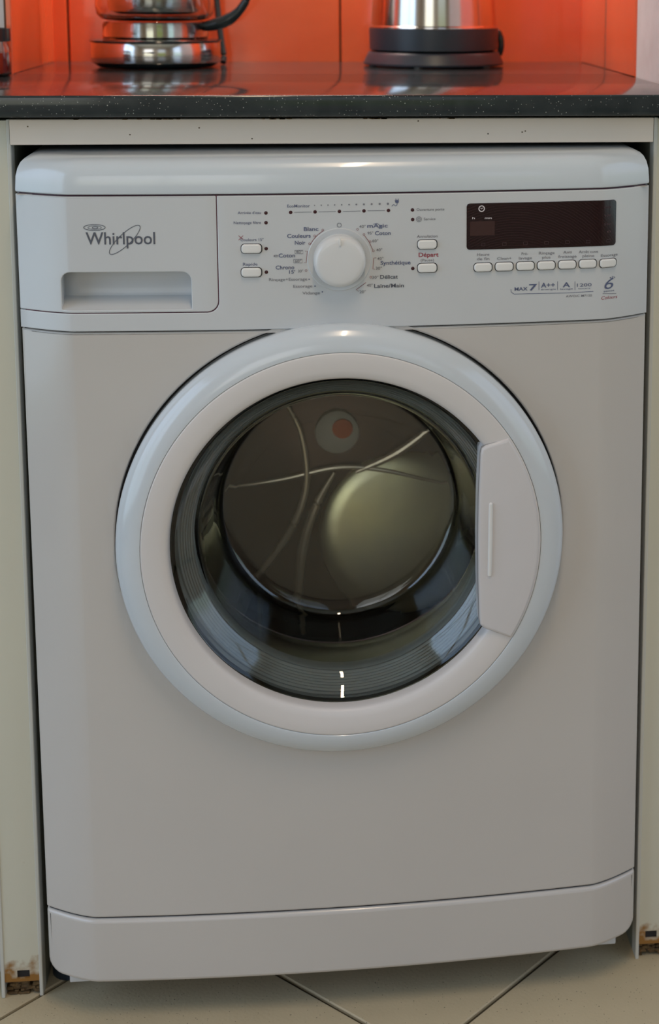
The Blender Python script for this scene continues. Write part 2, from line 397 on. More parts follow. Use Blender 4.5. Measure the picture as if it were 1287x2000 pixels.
# ================================================================== WASHING MACHINE
WM = empty('washing_machine', (.003, -.055, 0), (.0061, -.0038, .0114))
tag(WM, 'white front-loading washing machine with round glass door under the worktop', 'washing machine')
BOW, EC, C0, HW = .0149, .0224, .245, .2961
Z_LID, Z_MID, Z_PL, Z_BOT = .8226, .6964, .1112, .0431
def prof(x):
    k = max(0.0, (abs(x)-C0)/(.2975-C0))
    return BOW*(x/.2975)**2+EC*k**1.4
def fx(x, y, z): return Vector((x, y+prof(x), z))

def offset_loop(pts, d):
    n = len(pts); out = []
    for i in range(n):
        a, b, c = Vector(pts[i-1]), Vector(pts[i]), Vector(pts[(i+1) % n])
        e1 = (b-a).normalized(); e2 = (c-b).normalized()
        n1 = Vector((-e1.y, e1.x)); n2 = Vector((-e2.y, e2.x))
        q = (n1+n2); q = q/max(.3, q.dot(n1)) if q.length > 1e-9 else n1
        out.append(tuple(b+q*d))
    return out
def rrect(x0, x1, z0, z1, r, seg=5):
    if not isinstance(r, (list, tuple)): r = [r]*4
    out = []
    for (cx, cz, a), rr in zip(((x1, z0, -pi/2), (x1, z1, 0), (x0, z1, pi/2), (x0, z0, pi)), r):
        if rr <= 1e-6: out.append((cx, cz)); continue
        ox = cx-rr if cx == x1 else cx+rr; oz = cz-rr if cz == z1 else cz+rr
        for k in range(seg+1): out.append((ox+rr*cos(a+pi/2*k/seg), oz+rr*sin(a+pi/2*k/seg)))
    return out
def circle(cx, cz, r, n=96): return [(cx+r*cos(2*pi*k/n), cz+r*sin(2*pi*k/n)) for k in range(n)]
def panel(name, outline, parent, material, y0=0.0, r=.0015, back=.012, holes=(), step=.012, curved=True, seg=3, dome=0.0):
    """sheet in the machine's front, bent to the bowed front; outline and holes counter-clockwise in (x, z)"""
    bm = bmesh.new(); caps = []
    for li, (lp, sgn) in enumerate([(outline, 1)]+[(h, -1) for h in holes]):
        prev = None
        for k in range(seg+2):
            if k <= seg:
                t = pi/2*k/seg; ins = r*(1-sin(t)); dy = r*(1-cos(t))
            else: ins = 0; dy = back
            q = offset_loop(lp, ins*sgn) if ins > 1e-9 else lp
            ring = [bm.verts.new((x, y0+dy, z)) for x, z in q]
            if k == 0: caps.append(ring)
            if prev:
                for i in range(len(ring)):
                    j = (i+1) % len(ring); bm.faces.new((prev[i], prev[j], ring[j], ring[i]))
            prev = ring
    eds = []
    for ring in caps:
        for i in range(len(ring)):
            ed = bm.edges.get((ring[i], ring[(i+1) % len(ring)])); eds.append(ed)
    if len(caps) == 1 and len(caps[0]) <= 64: bm.faces.new(caps[0])
    else: bmesh.ops.triangle_fill(bm, edges=eds, use_beauty=True, use_dissolve=False)
    if curved:
        xs = [v.co.x for v in bm.verts]; a, b = min(xs), max(xs)
        cuts = [a+(b-a)*k/max(1, int((b-a)/step)) for k in range(1, max(1, int((b-a)/step)))]
        cuts += [s*(C0+dx) for s in (-1, 1) for dx in (0, .003, .007, .012, .018, .025, .033, .041)]
        for c in cuts:
            if a+1e-4 < c < b-1e-4:
                bmesh.ops.bisect_plane(bm, geom=bm.verts[:]+bm.edges[:]+bm.faces[:], plane_co=(c, 0, 0), plane_no=(1, 0, 0), dist=1e-6)
        for v in bm.verts: v.co.y += prof(v.co.x)
    bmesh.ops.recalc_face_normals(bm, faces=bm.faces[:])
    # keep the flat face's shading clear of the rounded rim
    me_sharp = []
    for ed in bm.edges:
        if len(ed.link_faces) == 2:
            f1, f2 = ed.link_faces
            c1 = abs(f1.normal.z) > .12 or abs(f1.normal.x) > .75; c2 = abs(f2.normal.z) > .12 or abs(f2.normal.x) > .75
            if c1 != c2: ed.smooth = False
    return obj(name, bm, material, parent, sharp=50)

# --- cabinet shell
sb = bmesh.new()
for s in (-1, 1): add_box(sb, *(sorted((s*.2935, s*.2925))), .042, .56, .05, .822)
add_box(sb, -.2935, .2935, .555, .56, .05, .822); add_box(sb, -.2935, .2935, .06, .56, .048, .052)
add_box(sb, -.2935, .2935, .03, .56, .8216, .8222)
obj('cabinet_body', sb, M_enamel, WM, smooth=False)
# --- lid
lb = bmesh.new()
ZL = -.0030
layers = [(Z_LID+.0008, .0012), (Z_LID+.0016, .0002), (Z_LID+.003, 0), (.8380, .0008), (.8450, .0026), (.8500, .0052), (.8532, .0085), (.8553, .0130), (.8565, .0185), (.8569, .025)]
prev = None
N_ = 96
for z, ins in layers:
    ring = []
    hw = HW-ins*.9
    for k in range(N_+1):
        x = -hw+2*hw*k/N_; ring.append(lb.verts.new((x, prof(x*HW/hw)+ins, z)))
    ring += [lb.verts.new((hw, .56, z)), lb.verts.new((-hw, .56, z))]
    if prev:
        for i in range(len(ring)):
            j = (i+1) % len(ring); lb.faces.new((prev[i], prev[j], ring[j], ring[i]))
    prev = ring
lb.faces.new(prev)
obj('lid', lb, M_lid, WM)
# --- dark seam carrier just behind the front sheets
def strip(name, x0, x1, z0, z1, m_, depth=.004, parent=WM):
    bm = bmesh.new(); n = 60; g = []
    for k in range(n+1):
        x = x0+(x1-x0)*k/n; g.append([bm.verts.new(fx(x, depth, z0)), bm.verts.new(fx(x, depth, z1)), bm.verts.new(fx(x, depth+.004, z1)), bm.verts.new(fx(x, depth+.004, z0))])
    for a, b in zip(g[:-1], g[1:]):
        for i in range(4): bm.faces.new((a[i], a[(i+1) % 4], b[(i+1) % 4], b[i]))
    return obj(name, bm, m_, parent)
strip('seam_shadow_strip', -.293, .293, Z_LID-.004, Z_LID+.004, M_seam)
strip('seam_shadow_strip', -.293, .293, Z_MID-.004, Z_MID+.004, M_gap)
strip('seam_shadow_strip', -.293, .293, Z_PL-.004, Z_PL+.004, M_gap)
# --- detergent drawer and control panel
DR, DB = -.1128, .7141
hole = rrect(-.2547, -.1372, .7172, .7521, [.001, .0085, .0085, .001])
drawer = panel('detergent_drawer', rrect(-HW, DR-.0004, DB+.0004, Z_LID-.0008, [.010, .0006, .0006, .0006]), WM, M_plastic, holes=[hole], r=.0009)
cp_out = [(-HW, Z_MID+.0006), (HW, Z_MID+.0006), (HW, Z_LID-.0008), (DR+.0004, Z_LID-.0008)]
arc = [(DR+.0004-.0104+.0104*cos(-k*pi/2/6), DB-.0004+.0104+.0104*sin(-k*pi/2/6)) for k in range(7)]
cp_out += arc+[(-HW, DB-.0004)]
cpanel = panel('control_panel', cp_out, WM, M_plastic, r=.0009)
sm_ = bmesh.new()
pts = [(DR, Z_LID)]+[(DR-.0104+.0104*cos(-k*pi/2/6), DB+.0104+.0104*sin(-k*pi/2/6)) for k in range(7)]+[(-.2+.0*k, DB) for k in (0,)]+[(-.245, DB), (-.27, DB), (-.29, DB)]
add_tube(sm_, [fx(x, .0022, z) for x, z in pts], .0016, 6)
obj('drawer_seam', sm_, M_seam, WM)
# finger scoop behind the drawer's opening
sc_ = bmesh.new()
pr = [(.003, .7530), (.026, .7522), (.0275, .7500), (.0275, .7290), (.026, .7255), (.021, .7232), (.012, .7205), (.005, .7182), (.0012, .7168)]
xs = [-.2556+k*(.1193/24) for k in range(25)]
rows_ = [[sc_.verts.new(fx(x, y, z)) for y, z in pr] for x in xs]
for a, b in zip(rows_[:-1], rows_[1:]):
    for i in range(len(pr)-1): sc_.faces.new((a[i], a[i+1], b[i+1], b[i]))
sc_.faces.new(rows_[0]); sc_.faces.new(rows_[-1])
obj('finger_scoop', sc_, M_plastic, drawer)

# --- printing
FONT = None
def text_mesh(s, bold=0):
    cu = bpy.data.curves.new('t', 'FONT'); cu.body = s; cu.size = 1.0; cu.resolution_u = 3
    cu.offset = {0: .002, 1: .014, 2: -.004, 3: .008}.get(bold, 0)
    cu.shear = .25 if bold == 2 else 0
    o = bpy.data.objects.new('t', cu); COL.objects.link(o)
    dg = bpy.context.evaluated_depsgraph_get()
    me = bpy.data.meshes.new_from_object(o.evaluated_get(dg))
    bpy.data.objects.remove(o); bpy.data.curves.remove(cu)
    return me
def capheight():
    me = text_mesh('H'); h = max(v.co.y for v in me.vertices); return h
CAP = capheight()
def put_text(s, x0, x1, zb, cap, col, bold, parent, y=-.0003, name='printed_text'):
    me = text_mesh(s, bold)
    xs = [v.co.x for v in me.vertices]; a, b = min(xs), max(xs)
    sx = (x1-x0)/(b-a); sz = cap/CAP
    for v in me.vertices:
        x = x0+(v.co.x-a)*sx; z = zb+v.co.y*sz; v.co = fx(x, y, z)
    me.name = name; me.materials.clear(); me.materials.append(M_tx[col])
    return link(bpy.data.objects.new(name, me), parent)
def put_line(pts, w, col, parent, y=-.0003, name='printed_line', closed=False):
    bm = bmesh.new(); dense = []
    P_ = [Vector(p_) for p_ in pts]
    if closed: P_.append(P_[0])
    for a, b in zip(P_[:-1], P_[1:]):
        n = max(1, int((b-a).length/.006))
        for k in range(n): dense.append(a+(b-a)*k/n)
    dense.append(P_[-1]); L_ = []; n = len(dense)
    for i, p_ in enumerate(dense):
        a = dense[i-1] if i > 0 else (dense[-2] if closed else p_); b = dense[i+1] if i < n-1 else (dense[1] if closed else p_)
        t = (b-a).normalized(); q = Vector((-t.y, t.x))*w/2
        L_.append((bm.verts.new(fx(p_.x+q.x, y, p_.y+q.y)), bm.verts.new(fx(p_.x-q.x, y, p_.y-q.y))))
    for a, b in zip(L_[:-1], L_[1:]): bm.faces.new((a[0], a[1], b[1], b[0]))
    return obj(name, bm, M_tx[col], parent, smooth=False)
def put_disc(x, z, r, material, parent, name, y=-.0003, n=20, h=None):
    bm = bmesh.new()
    if h is None: bm.faces.new([bm.verts.new(fx(x+r*cos(2*pi*k/n), y, z+r*sin(2*pi*k/n))) for k in range(n)])
    else:
        c = fx(x, 0, z); add_lathe(bm, [(0, -h), (r*.6, -h*.8), (r*.95, -h*.3), (r, .001)], c, 'Y', n)
    return obj(name, bm, material, parent)
TEXT = [("Arrivée d'eau", -93.79, -72.85, 804.99, 2.45, 'b', 0), ('Nettoyage filtre', -97.58, -73.01, 795.84, 2.46, 'b', 0), ('Couleurs 15°', -91.75, -70.89, 780.02, 2.47, 'b', 0), ('Rapide', -89.99, -76.89, 757.26, 2.62, 'b', 0), ('EcoMonitor', -49.01, -28.43, 810.65, 2.64, 'b', 0), ('Blanc', -34.23, -20.93, 788.73, 3.47, 'b', 1), ('Couleurs', -49.46, -28.02, 782.52, 3.48, 'b', 1), ('Noir', -42.57, -33.01, 776.13, 3.48, 'b', 1), ('40°', -41.76, -35.92, 768.19, 2.38, 'g', 0), ('℮', -62.09, -58.13, 764.84, 3.1, 'g', 0), ('Coton', -57.53, -42.56, 764.45, 3.48, 'b', 1), ('60°', -42.82, -36.98, 759.56, 2.39, 'g', 0), ('Chrono', -60.33, -43.39, 753.35, 3.48, 'b', 1), ("15'", -48.26, -42.79, 749.22, 3.02, 'b', 1), ('30°', -40.16, -35.48, 750.14, 2.54, 'g', 0), ('Rinçage+Essorage', -66.57, -31.84, 742.57, 2.64, 'g', 0), ('Essorage', -44.58, -27.24, 735.91, 2.64, 'g', 0), ('Vidange', -36.34, -20.33, 729.41, 2.65, 'g', 0), ('40°', 16.4, 22.37, 790.74, 2.62, 'g', 0), ('mAgic', 23.83, 42.6, 790.83, 3.34, 'b', 1), ('95°', 23.97, 29.39, 784.45, 2.63, 'g', 0), ('Coton', 30.89, 45.39, 783.76, 3.59, 'b', 1), ('60°', 28.39, 33.91, 777.14, 2.64, 'g', 0), ('40°', 31.96, 37.5, 768.64, 2.63, 'g', 0), ('40°', 32.85, 38.53, 760.35, 2.65, 'g', 0), ('30°', 31.37, 37.05, 751.34, 2.65, 'g', 0), ('Synthétique', 35.85, 63.68, 755.86, 3.52, 'b', 1), ('30°', 27.94, 33.86, 742.88, 2.65, 'g', 0), ('Délicat', 35.38, 51.72, 742.69, 3.52, 'd', 1), ('40°', 22.91, 28.36, 735.47, 2.65, 'g', 0), ('Laine/Main', 29.77, 57.35, 734.28, 3.53, 'd', 1), ('20°', 16.14, 22.06, 729.48, 2.65, 'g', 0), ('Ouverture porte', 69.42, 95.21, 805.65, 2.39, 'g', 0), ('Service', 76.14, 87.0, 796.76, 2.39, 'g', 0), ('Annulation', 69.63, 88.89, 780.54, 2.54, 'g', 0), ('Départ', 71.24, 89.78, 762.5, 3.86, 'r', 1), ('(Pause)', 73.13, 85.51, 758.13, 2.42, 'g', 0), ('Heure', 126.04, 137.51, 762.05, 2.57, 'g', 0), ('de fin', 125.86, 137.53, 758.02, 2.58, 'g', 0), ('Clean+', 144.95, 158.54, 757.77, 2.58, 'g', 0), ('Pré-', 168.12, 174.34, 761.75, 2.58, 'g', 0), ('lavage', 165.61, 178.15, 757.63, 2.59, 'g', 0), ('Rinçage', 184.78, 199.75, 761.87, 2.59, 'g', 0), ('plus', 187.97, 195.85, 757.73, 2.59, 'g', 0), ('Anti', 208.14, 216.42, 762.0, 2.59, 'g', 0), ('froissage', 203.49, 221.09, 757.93, 2.6, 'g', 0), ('Arrêt cuve', 223.31, 241.97, 761.85, 2.6, 'g', 0), ('pleine', 226.9, 238.28, 757.92, 2.61, 'g', 0), ('Essorage', 244.92, 262.33, 757.61, 2.61, 'g', 0), ('MAX', 161.71, 174.17, 727.91, 3.19, 'b', 1), ('7', 175.64, 183.27, 727.73, 5.9, 'b', 1), ('A++', 187.04, 200.44, 730.06, 4.57, 'b', 1), ('énergie', 187.06, 201.55, 727.63, 1.28, 'b', 0), ('A', 208.02, 215.28, 729.69, 4.58, 'b', 1), ('lavage', 205.81, 218.0, 727.36, 1.38, 'b', 0), ('1200', 221.94, 236.09, 729.76, 2.97, 'b', 0), ('tours', 222.98, 234.87, 727.25, 1.28, 'b', 0), ('AWO/C M7120', 211.26, 236.54, 719.86, 2.08, 'g', 0), ('6', 248.91, 258.4, 726.18, 10.43, 'b', 2), ('th', 254.09, 259.84, 735.96, 2.23, 'b', 0), ('sense', 248.12, 259.26, 723.45, 1.79, 'b', 0), ('Colours', 246.03, 262.67, 716.34, 3.29, 'r', 2)]
for s, x0, x1, zb, cap, col, bold in TEXT:
    s = s.replace('\u212e', 'e')
    put_text(s, x0/1000, x1/1000, zb/1000, cap/1000, col, bold, cpanel)
# maker's logo on the drawer: word, small ripple rings and a tilted orbit ring
put_text('Whirlpool', -.2309, -.1687, .7781, .0111, 'l', 3, drawer, name='logo_lettering')
def ell(cx, cz, a, b, ang, w, col, parent, t0=0, t1=2*pi, name='logo_ring'):
    pts = []
    for k in range(49):
        t = t0+(t1-t0)*k/48; x, z = a*cos(t), b*sin(t)
        pts.append((cx+x*cos(ang)-z*sin(ang), cz+x*sin(ang)+z*cos(ang)))
    return put_line(pts, w, col, parent, name=name, y=-.00035)
ell(-.2228, .7937, .0096, .0027, 0, .00055, 'l', drawer); ell(-.2226, .7936, .0060, .0016, 0, .0004, 'l', drawer); ell(-.2222, .7935, .0025, .0008, 0, .0005, 'l', drawer)
ell(-.1960, .7822, .0188, .0052, radians(43), .00055, 'l', drawer)
for k, v in {'r1': [(-15.83, 789.27), (-21.91, 784.74), (-25.71, 780.52), (-28.57, 775.8)], 'r2': [(-33.33, 770.01), (-31.18, 769.97), (-32.64, 759.01), (-34.42, 759.04)], 'r3': [(21.37, 783.3), (25.33, 777.73), (28.62, 770.39)], 'r4': [(31.92, 762.4), (29.7, 762.45), (28.67, 751.94), (30.42, 751.9)], 'r5': [(22.14, 739.45), (13.05, 732.8), (15.4, 731.3)], 'box40': [(-42.65, 770.77), (-35.19, 770.66), (-35.23, 767.55), (-42.7, 767.67), (-42.65, 770.77)], 'box60': [(-43.9, 762.44), (-36.05, 762.31), (-36.1, 758.92), (-43.95, 759.05), (-43.9, 762.44)], 'under': [(158.27, 729.4), (158.58, 726.69), (161.24, 724.79), (211.56, 724.17), (238.01, 724.68)], 'div1': [(185.02, 736.14), (185.09, 727.79)], 'div2': [(203.0, 735.55), (203.09, 727.18)], 'div3': [(219.89, 734.97), (220.0, 726.58)], 'sixline': [(247.12, 722.03), (261.48, 720.79)], 'plug': [(46.4, 810.3), (48.3, 812.17), (49.7, 810.72), (51.12, 811.17), (51.61, 813.54)], 'plug2': [(49.73, 815.95), (53.04, 815.9), (52.55, 813.52), (50.19, 813.56), (49.73, 815.95)], 'plug3': [(50.44, 815.94), (50.21, 817.37)], 'plug4': [(52.33, 815.91), (52.57, 817.33)], 'flower': [(-93.5, 785.24), (-89.41, 781.4)], 'flower2': [(-89.34, 785.19), (-93.59, 780.98)], 'swoosh': [(29.32, 793.91), (32.62, 794.8), (35.44, 792.84), (37.79, 791.37)]}.items():
    col = 'p' if k[0] in 'r' else ('b' if k.startswith(('plug', 'swoosh', 'under', 'div')) else ('r' if k.startswith('flower') else 'g'))
    put_line([(a/1000, b/1000) for a, b in v], .00042 if k[0] != 'p' else .0005, col, cpanel)
put_disc(.0513, .8148, .0013, M_tx['b'], cpanel, 'printed_dot')
dots = [(-24.07, 812.3), (-17.97, 812.36), (-11.9, 812.42), (-5.79, 812.48), (0.57, 812.53), (7.31, 812.57), (13.96, 812.62), (20.86, 812.66), (28.05, 812.69), (35.38, 812.71), (42.92, 812.73)]
for i, (x, z) in enumerate(dots): put_disc(x/1000, z/1000, .00045+.00006*i, M_tx['g'], cpanel, 'printed_dot', n=12)
for x, z in [(-30.04, 743.58), (-24.74, 737.04), (-18.09, 731.52)]: put_disc(x/1000, z/1000, .0006, M_tx['b'], cpanel, 'printed_dot', n=12)
for x, z in [(-16.95, 789.28), (-24.45, 783.93), (-29.17, 776.76), (14.79, 789.48), (20.76, 784.51), (26.36, 777.71), (29.27, 769.13), (26.67, 744.42), (-32.69, 751.87)]: ell(x/1000, z/1000, .0009, .0009, 0, .0003, 'p' if z > 700 else 'g', cpanel, name='printed_ring')
ell(-.00183, .79366, .0019, .0019, 0, .0005, 'g', cpanel, name='printed_ring')
ell(.0716, .7979, .0023, .0023, 0, .0005, 'g', cpanel, name='printed_ring'); ell(.0716, .7979, .0011, .0011, 0, .0004, 'g', cpanel, name='printed_ring')
LEDP = [(-68.34, 805.81), (-68.41, 796.78), (-68.7, 772.77), (-68.9, 750.89), (-45.93, 806.06), (-23.73, 806.24), (-1.55, 806.35), (20.95, 806.52), (43.45, 806.54), (65.63, 806.62), (65.74, 797.64), (65.72, 751.74)]
for x, z in LEDP: put_disc(x/1000, z/1000, .0017, M_led, cpanel, 'indicator_light', n=24, h=.0005)
row = LEDP[4:9]
for (a, b), (c, d) in zip(row[:-1], row[1:]): put_line([((a+3.2)/1000, b/1000), ((c-3.2)/1000, d/1000)], .0004, 'g', cpanel)
# --- push buttons, each in a dark slot
def button(x, z, w, h, d):
    panel('button_gap', rrect(x-w/2-.0006, x+w/2+.0009, z-h/2-.0007, z+h/2+.0005, h*.42), cpanel, M_gap, y0=-.00025, r=.0001, back=.001, seg=1)
    return panel('button', rrect(x-w/2, x+w/2, z-h/2, z+h/2, h*.38), cpanel, M_button, y0=-d, r=.0014, back=d+.002, seg=4)
for x, z, w in [(-82.16, 773.0, 18.1), (-82.58, 751.09, 18.1), (79.11, 774.24, 17.6), (79.06, 752.05, 17.6)]: button(x/1000, z/1000, w/1000, .0083, .003)
for x, z in [(131.5, 751.22), (151.58, 751.4), (171.69, 751.42), (191.77, 751.34), (211.97, 751.46), (231.91, 751.64), (252.1, 751.4)]: button(x/1000, z/1000, .0166, .0078, .003)
# --- program knob
KX, KZ = -.0020, .7615
bm = bmesh.new()
add_lathe(bm, [(.0300, .0006), (.0288, -.0010), (.0262, -.0006), (.0245, .0)], (KX, 0, KZ), 'Y')
obj('knob_collar', bm, M_plastic, cpanel)
bm = bmesh.new()
add_lathe(bm, [(.0238, .001), (.0238, -.0095), (.0234, -.0125), (.0224, -.0145), (.0205, -.0158), (.018, -.0163), (.010, -.0165), (0, -.0165)], (KX, 0, KZ), 'Y')
obj('program_knob', bm, M_knob, cpanel)
kb = bmesh.new(); add_box(kb, KX-.0009, KX+.0013, -.0178, -.0145, KZ+.0155, KZ+.0231, bev=.0006)
obj('knob_pointer', kb, M_button, cpanel)
# --- display
disp = panel('display', rrect(.1160, .2600, .7680, .8117, .0032), cpanel, M_display, y0=-.0007, r=.0006, back=.002, seg=2)
DY = -.0009
ell2 = lambda *a, **k: None
def dput(f, *a, **k): return f(*a, y=DY, **k)
dput(put_text, 'h', .1213, .1237, .7971, .0018, 'w', 1, cpanel, name='display_text'); dput(put_text, 'min', .1331, .1396, .7969, .0018, 'w', 1, cpanel, name='display_text')
pts = [(.13005+.0026*cos(2*pi*k/24), .80665+.0026*sin(2*pi*k/24)) for k in range(24)]
put_line(pts, .0009, 'w', cpanel, y=DY, name='display_clock', closed=True)
put_line([(.1290, .8074), (.13005, .8064), (.1312, .8074)], .0006, 'w', cpanel, y=DY, name='display_clock')
M_tx['m'] = mat('display_digit_window', (.055, .026, .025), .22)
bmq = bmesh.new(); bmq.faces.new([bmq.verts.new(fx(x, DY+.0001, z)) for x, z in ((.1192, .7814), (.1424, .7814), (.1424, .7948), (.1192, .7948))]); obj('digit_window', bmq, M_tx['m'], cpanel)
for s, z in (('1200', .8048), ('900', .7970), ('500', .7888), ('0', .7815)):
    put_text(s, .2475 if len(s) > 1 else .2505, .2545, z-.0009, .0018, 'k', 0, cpanel, y=DY, name='display_text')
for k in range(7):
    x = .1315+.0201*k; put_line([(x-.0018, .7716), (x+.0018, .7716), (x+.0018, .7742), (x-.0018, .7742)], .0003, 'k', cpanel, y=DY, name='display_icon', closed=True)

# --- front sheet with the door opening, plinth
DX, DZ = -.0019, .4917
fp = panel('front_panel', rrect(-HW+.0005, HW-.0005, Z_PL+.0007, Z_MID-.0007, .001), WM, M_enamel, y0=.0015, holes=[circle(DX, DZ, .2124, 128)], r=.0022, back=.014, step=.01)
pl = panel('plinth', rrect(-HW+.0006, HW-.0006, Z_BOT, Z_PL-.0008, [.014, .003, .003, .014]), WM, M_enamel, y0=.0, r=.004, back=.014, seg=4)
# feet
for i, (x, y) in enumerate(((-.284, .100), (.276, .125), (-.25, .5), (.25, .5))):
    zb = -(sin(.0038)*x*1.0+sin(.0061)*y)
    lathe('foot', [(0, zb), (.019, zb), (.019, zb+.008), (.012, zb+.011), (.006, zb+.012), (.006, .05), (0, .05)], (x, y, 0), M_black, WM, seg=24)
for s in (-1, 1):
    box('foot_bracket', tuple(sorted((s*.275, s*.252)))+(.028, .06, .034, .047), M_plastic, WM, bev=.001)
# --- door
door = empty('door', (0, 0, 0)); door.parent = WM; door.name = 'door'
C = (DX, 0, DZ)
SEG = 160
lathe('door_rim', [(.200, .010), (.2085, .0065), (.2104, .002), (.2104, -.0055), (.2094, -.0095), (.2065, -.0135), (.2020, -.0170), (.1970, -.0195), (.1920, -.0209), (.1885, -.0215), (.1874, -.0214), (.1869, -.0209), (.1868, .0)], C, M_ring_gloss, door, 'Y', SEG)
lathe('door_frame', [(.1866, .0), (.1866, -.0209), (.1861, -.0215), (.1850, -.0218), (.178, -.0219), (.170, -.0214), (.1645, -.0203), (.1622, -.0185), (.1612, -.0155), (.1608, -.010), (.1608, .004), (.1640, .004)], C, M_ring, door, 'Y', SEG)
# shadow gap carrier between door and front sheet
lathe('door_gap_ring', [(.198, .0125), (.2135, .0135), (.2135, .020), (.198, .020)], C, M_gap, WM, 'Y', 96, closed=True)
front = [(.1606, -.0060), (.1590, -.0052), (.1560, -.0020), (.1500, .0035), (.1440, .0085), (.1395, .0120), (.1370, .0150), (.1352, .0200), (.1335, .0300), (.1310, .0450), (.1275, .0630), (.1240, .0820), (.1215, .0940), (.1200, .1000), (.1172, .1042), (.1120, .1062), (.1030, .1075), (.0850, .1092), (.0600, .1105), (.0300, .1113), (0, .1116)]
back_ = [(0, .1160), (.0300, .1158), (.0600, .1152), (.0860, .1140), (.1050, .1126), (.1160, .1106), (.1225, .1060), (.1250, .0980), (.1283, .0820), (.1320, .0640), (.1355, .0460), (.1380, .0310), (.1400, .0230), (.1425, .0180), (.1475, .0145), (.1540, .0085), (.1606, .0030)]
gl = lathe('door_glass', front+back_, C, M_glass, door, 'Y', SEG, closed=True, sharp=60)
# raised rings moulded in the glass's sloping border
for k in range(9):
    t = k/8; r_ = .1585-.0190*t; y_ = -.0046+.0170*t
# bellows gasket behind the glass border
gp = []
for k in range(26):
    t = k/25; r_ = .1700-.0290*t; y_ = .0060+.0170*t+(.0016 if k % 2 else 0); gp.append((r_, y_))
gp += [(.1410, .030), (.1425, .038)]
lathe('gasket_throat', [(.1425, .038), (.1440, .045), (.1480, .070), (.1560, .100), (.1620, .118), (.1620, .125), (.175, .125)], C, M_throat, WM, 'Y', SEG)
lathe('gasket', gp, C, M_rubber, WM, 'Y', SEG)
lathe('door_latch_shroud', [(.172, -.004), (.166, .004), (.1685, .007), (.210, .012)], C, M_rubber, WM, 'Y', SEG)
# drum
dr = lathe('drum', [(.162, .128), (.170, .124), (.180, .128), (.225, .140), (.236, .155), (.236, .300), (.225, .312), (.120, .316), (.060, .308), (0, .305)], C, M_steel_dark, WM, 'Y', 120)
for a in (90, 210, 330):
    bm = bmesh.new(); t = radians(a); n = 10
    sect = [(-.032, .236), (-.020, .214), (-.010, .190), (0, .182), (.010, .190), (.020, .214), (.032, .236)]
    rr_ = []
    for yy, sc in ((.160, .2), (.175, .8), (.20, 1), (.26, 1), (.285, .8), (.298, .2)):
        rr_.append([bm.verts.new((DX+(rad_-.236)*sc*cos(t)+.236*cos(t)-off*sin(t), yy, DZ+(rad_-.236)*sc*sin(t)+.236*sin(t)+off*cos(t))) for off, rad_ in sect])
    for A, B in zip(rr_[:-1], rr_[1:]):
        for i in range(len(A)-1): bm.faces.new((A[i], A[i+1], B[i+1], B[i]))
    obj('drum_paddle', bm, M_steel_dark, dr)
hb_ = bmesh.new()
for i in range(90):
    for j in range(6):
        t = 2*pi*(i+.5*(j % 2))/90; yy = .165+j*.024
        if not (pi*1.02 < t % (2*pi) < pi*1.98): continue
        n = Vector((cos(t), 0, sin(t))); T_ = Vector((-sin(t), 0, cos(t))); c = Vector((DX, yy, DZ))+n*.2352
        hb_.faces.new([hb_.verts.new(c+T_*.003*cos(2*pi*k/8)+Vector((0, 1, 0))*.003*sin(2*pi*k/8)) for k in range(8)])
ho = obj('drum_perforations', hb_, M_gap, dr); ho['kind'] = 'stuff'
# reflections in the door glass, built as shapes on the drum's back plate
def streak_tube(pts, rads, m_=None, nm='reflection_streak'):
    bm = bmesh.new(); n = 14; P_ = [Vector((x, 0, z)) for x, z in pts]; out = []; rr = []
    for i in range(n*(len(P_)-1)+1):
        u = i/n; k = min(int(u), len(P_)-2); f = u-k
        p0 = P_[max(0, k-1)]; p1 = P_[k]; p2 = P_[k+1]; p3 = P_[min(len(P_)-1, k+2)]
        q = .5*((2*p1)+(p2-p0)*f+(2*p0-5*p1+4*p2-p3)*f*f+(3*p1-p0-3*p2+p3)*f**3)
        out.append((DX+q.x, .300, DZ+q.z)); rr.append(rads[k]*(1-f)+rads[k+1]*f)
    add_tube(bm, out, rr, 10); return obj(nm, bm, m_ or M_reflstreak, dr)
streak_tube([(-.058, .060), (-.038, .02), (-.032, -.04), (-.050, -.095), (-.088, -.150)], [.0015, .003, .004, .0045, .003])
streak_tube([(.0, -.030), (-.024, -.075), (-.038, -.125), (-.043, -.19), (-.040, -.228)], [.002, .005, .0055, .004, .003])
streak_tube([(-.135, -.045), (-.06, -.036), (.004, -.024), (.060, -.030), (.140, -.052)], [.001, .0022, .003, .0025, .001])
streak_tube([(.025, -.030), (.074, -.008), (.125, .030)], [.002, .005, .002])
dish = lathe('reflection_dish', [(.098, .022), (.096, .004), (.090, .0005), (.075, -.001), (.050, -.0022), (0, -.003)], (0, 0, 0), M_refldish, dr, 'Y', 64)  # yellow reflection in the glass, built as a dish
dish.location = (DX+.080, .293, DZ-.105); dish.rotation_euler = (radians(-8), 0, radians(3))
lathe('reflection_blob', [(.026, .312), (.025, .300), (.020, .2965), (.0, .295)], (DX+.004, 0, DZ+.018), M_reflblob, dr, 'Y', 48)  # blob reflected in the glass, built as a pale disc with orange centre
lathe('reflection_core', [(.012, .300), (.0115, .293), (.0, .2915)], (DX+.010, 0, DZ+.024), M_reflcore, dr, 'Y', 32)
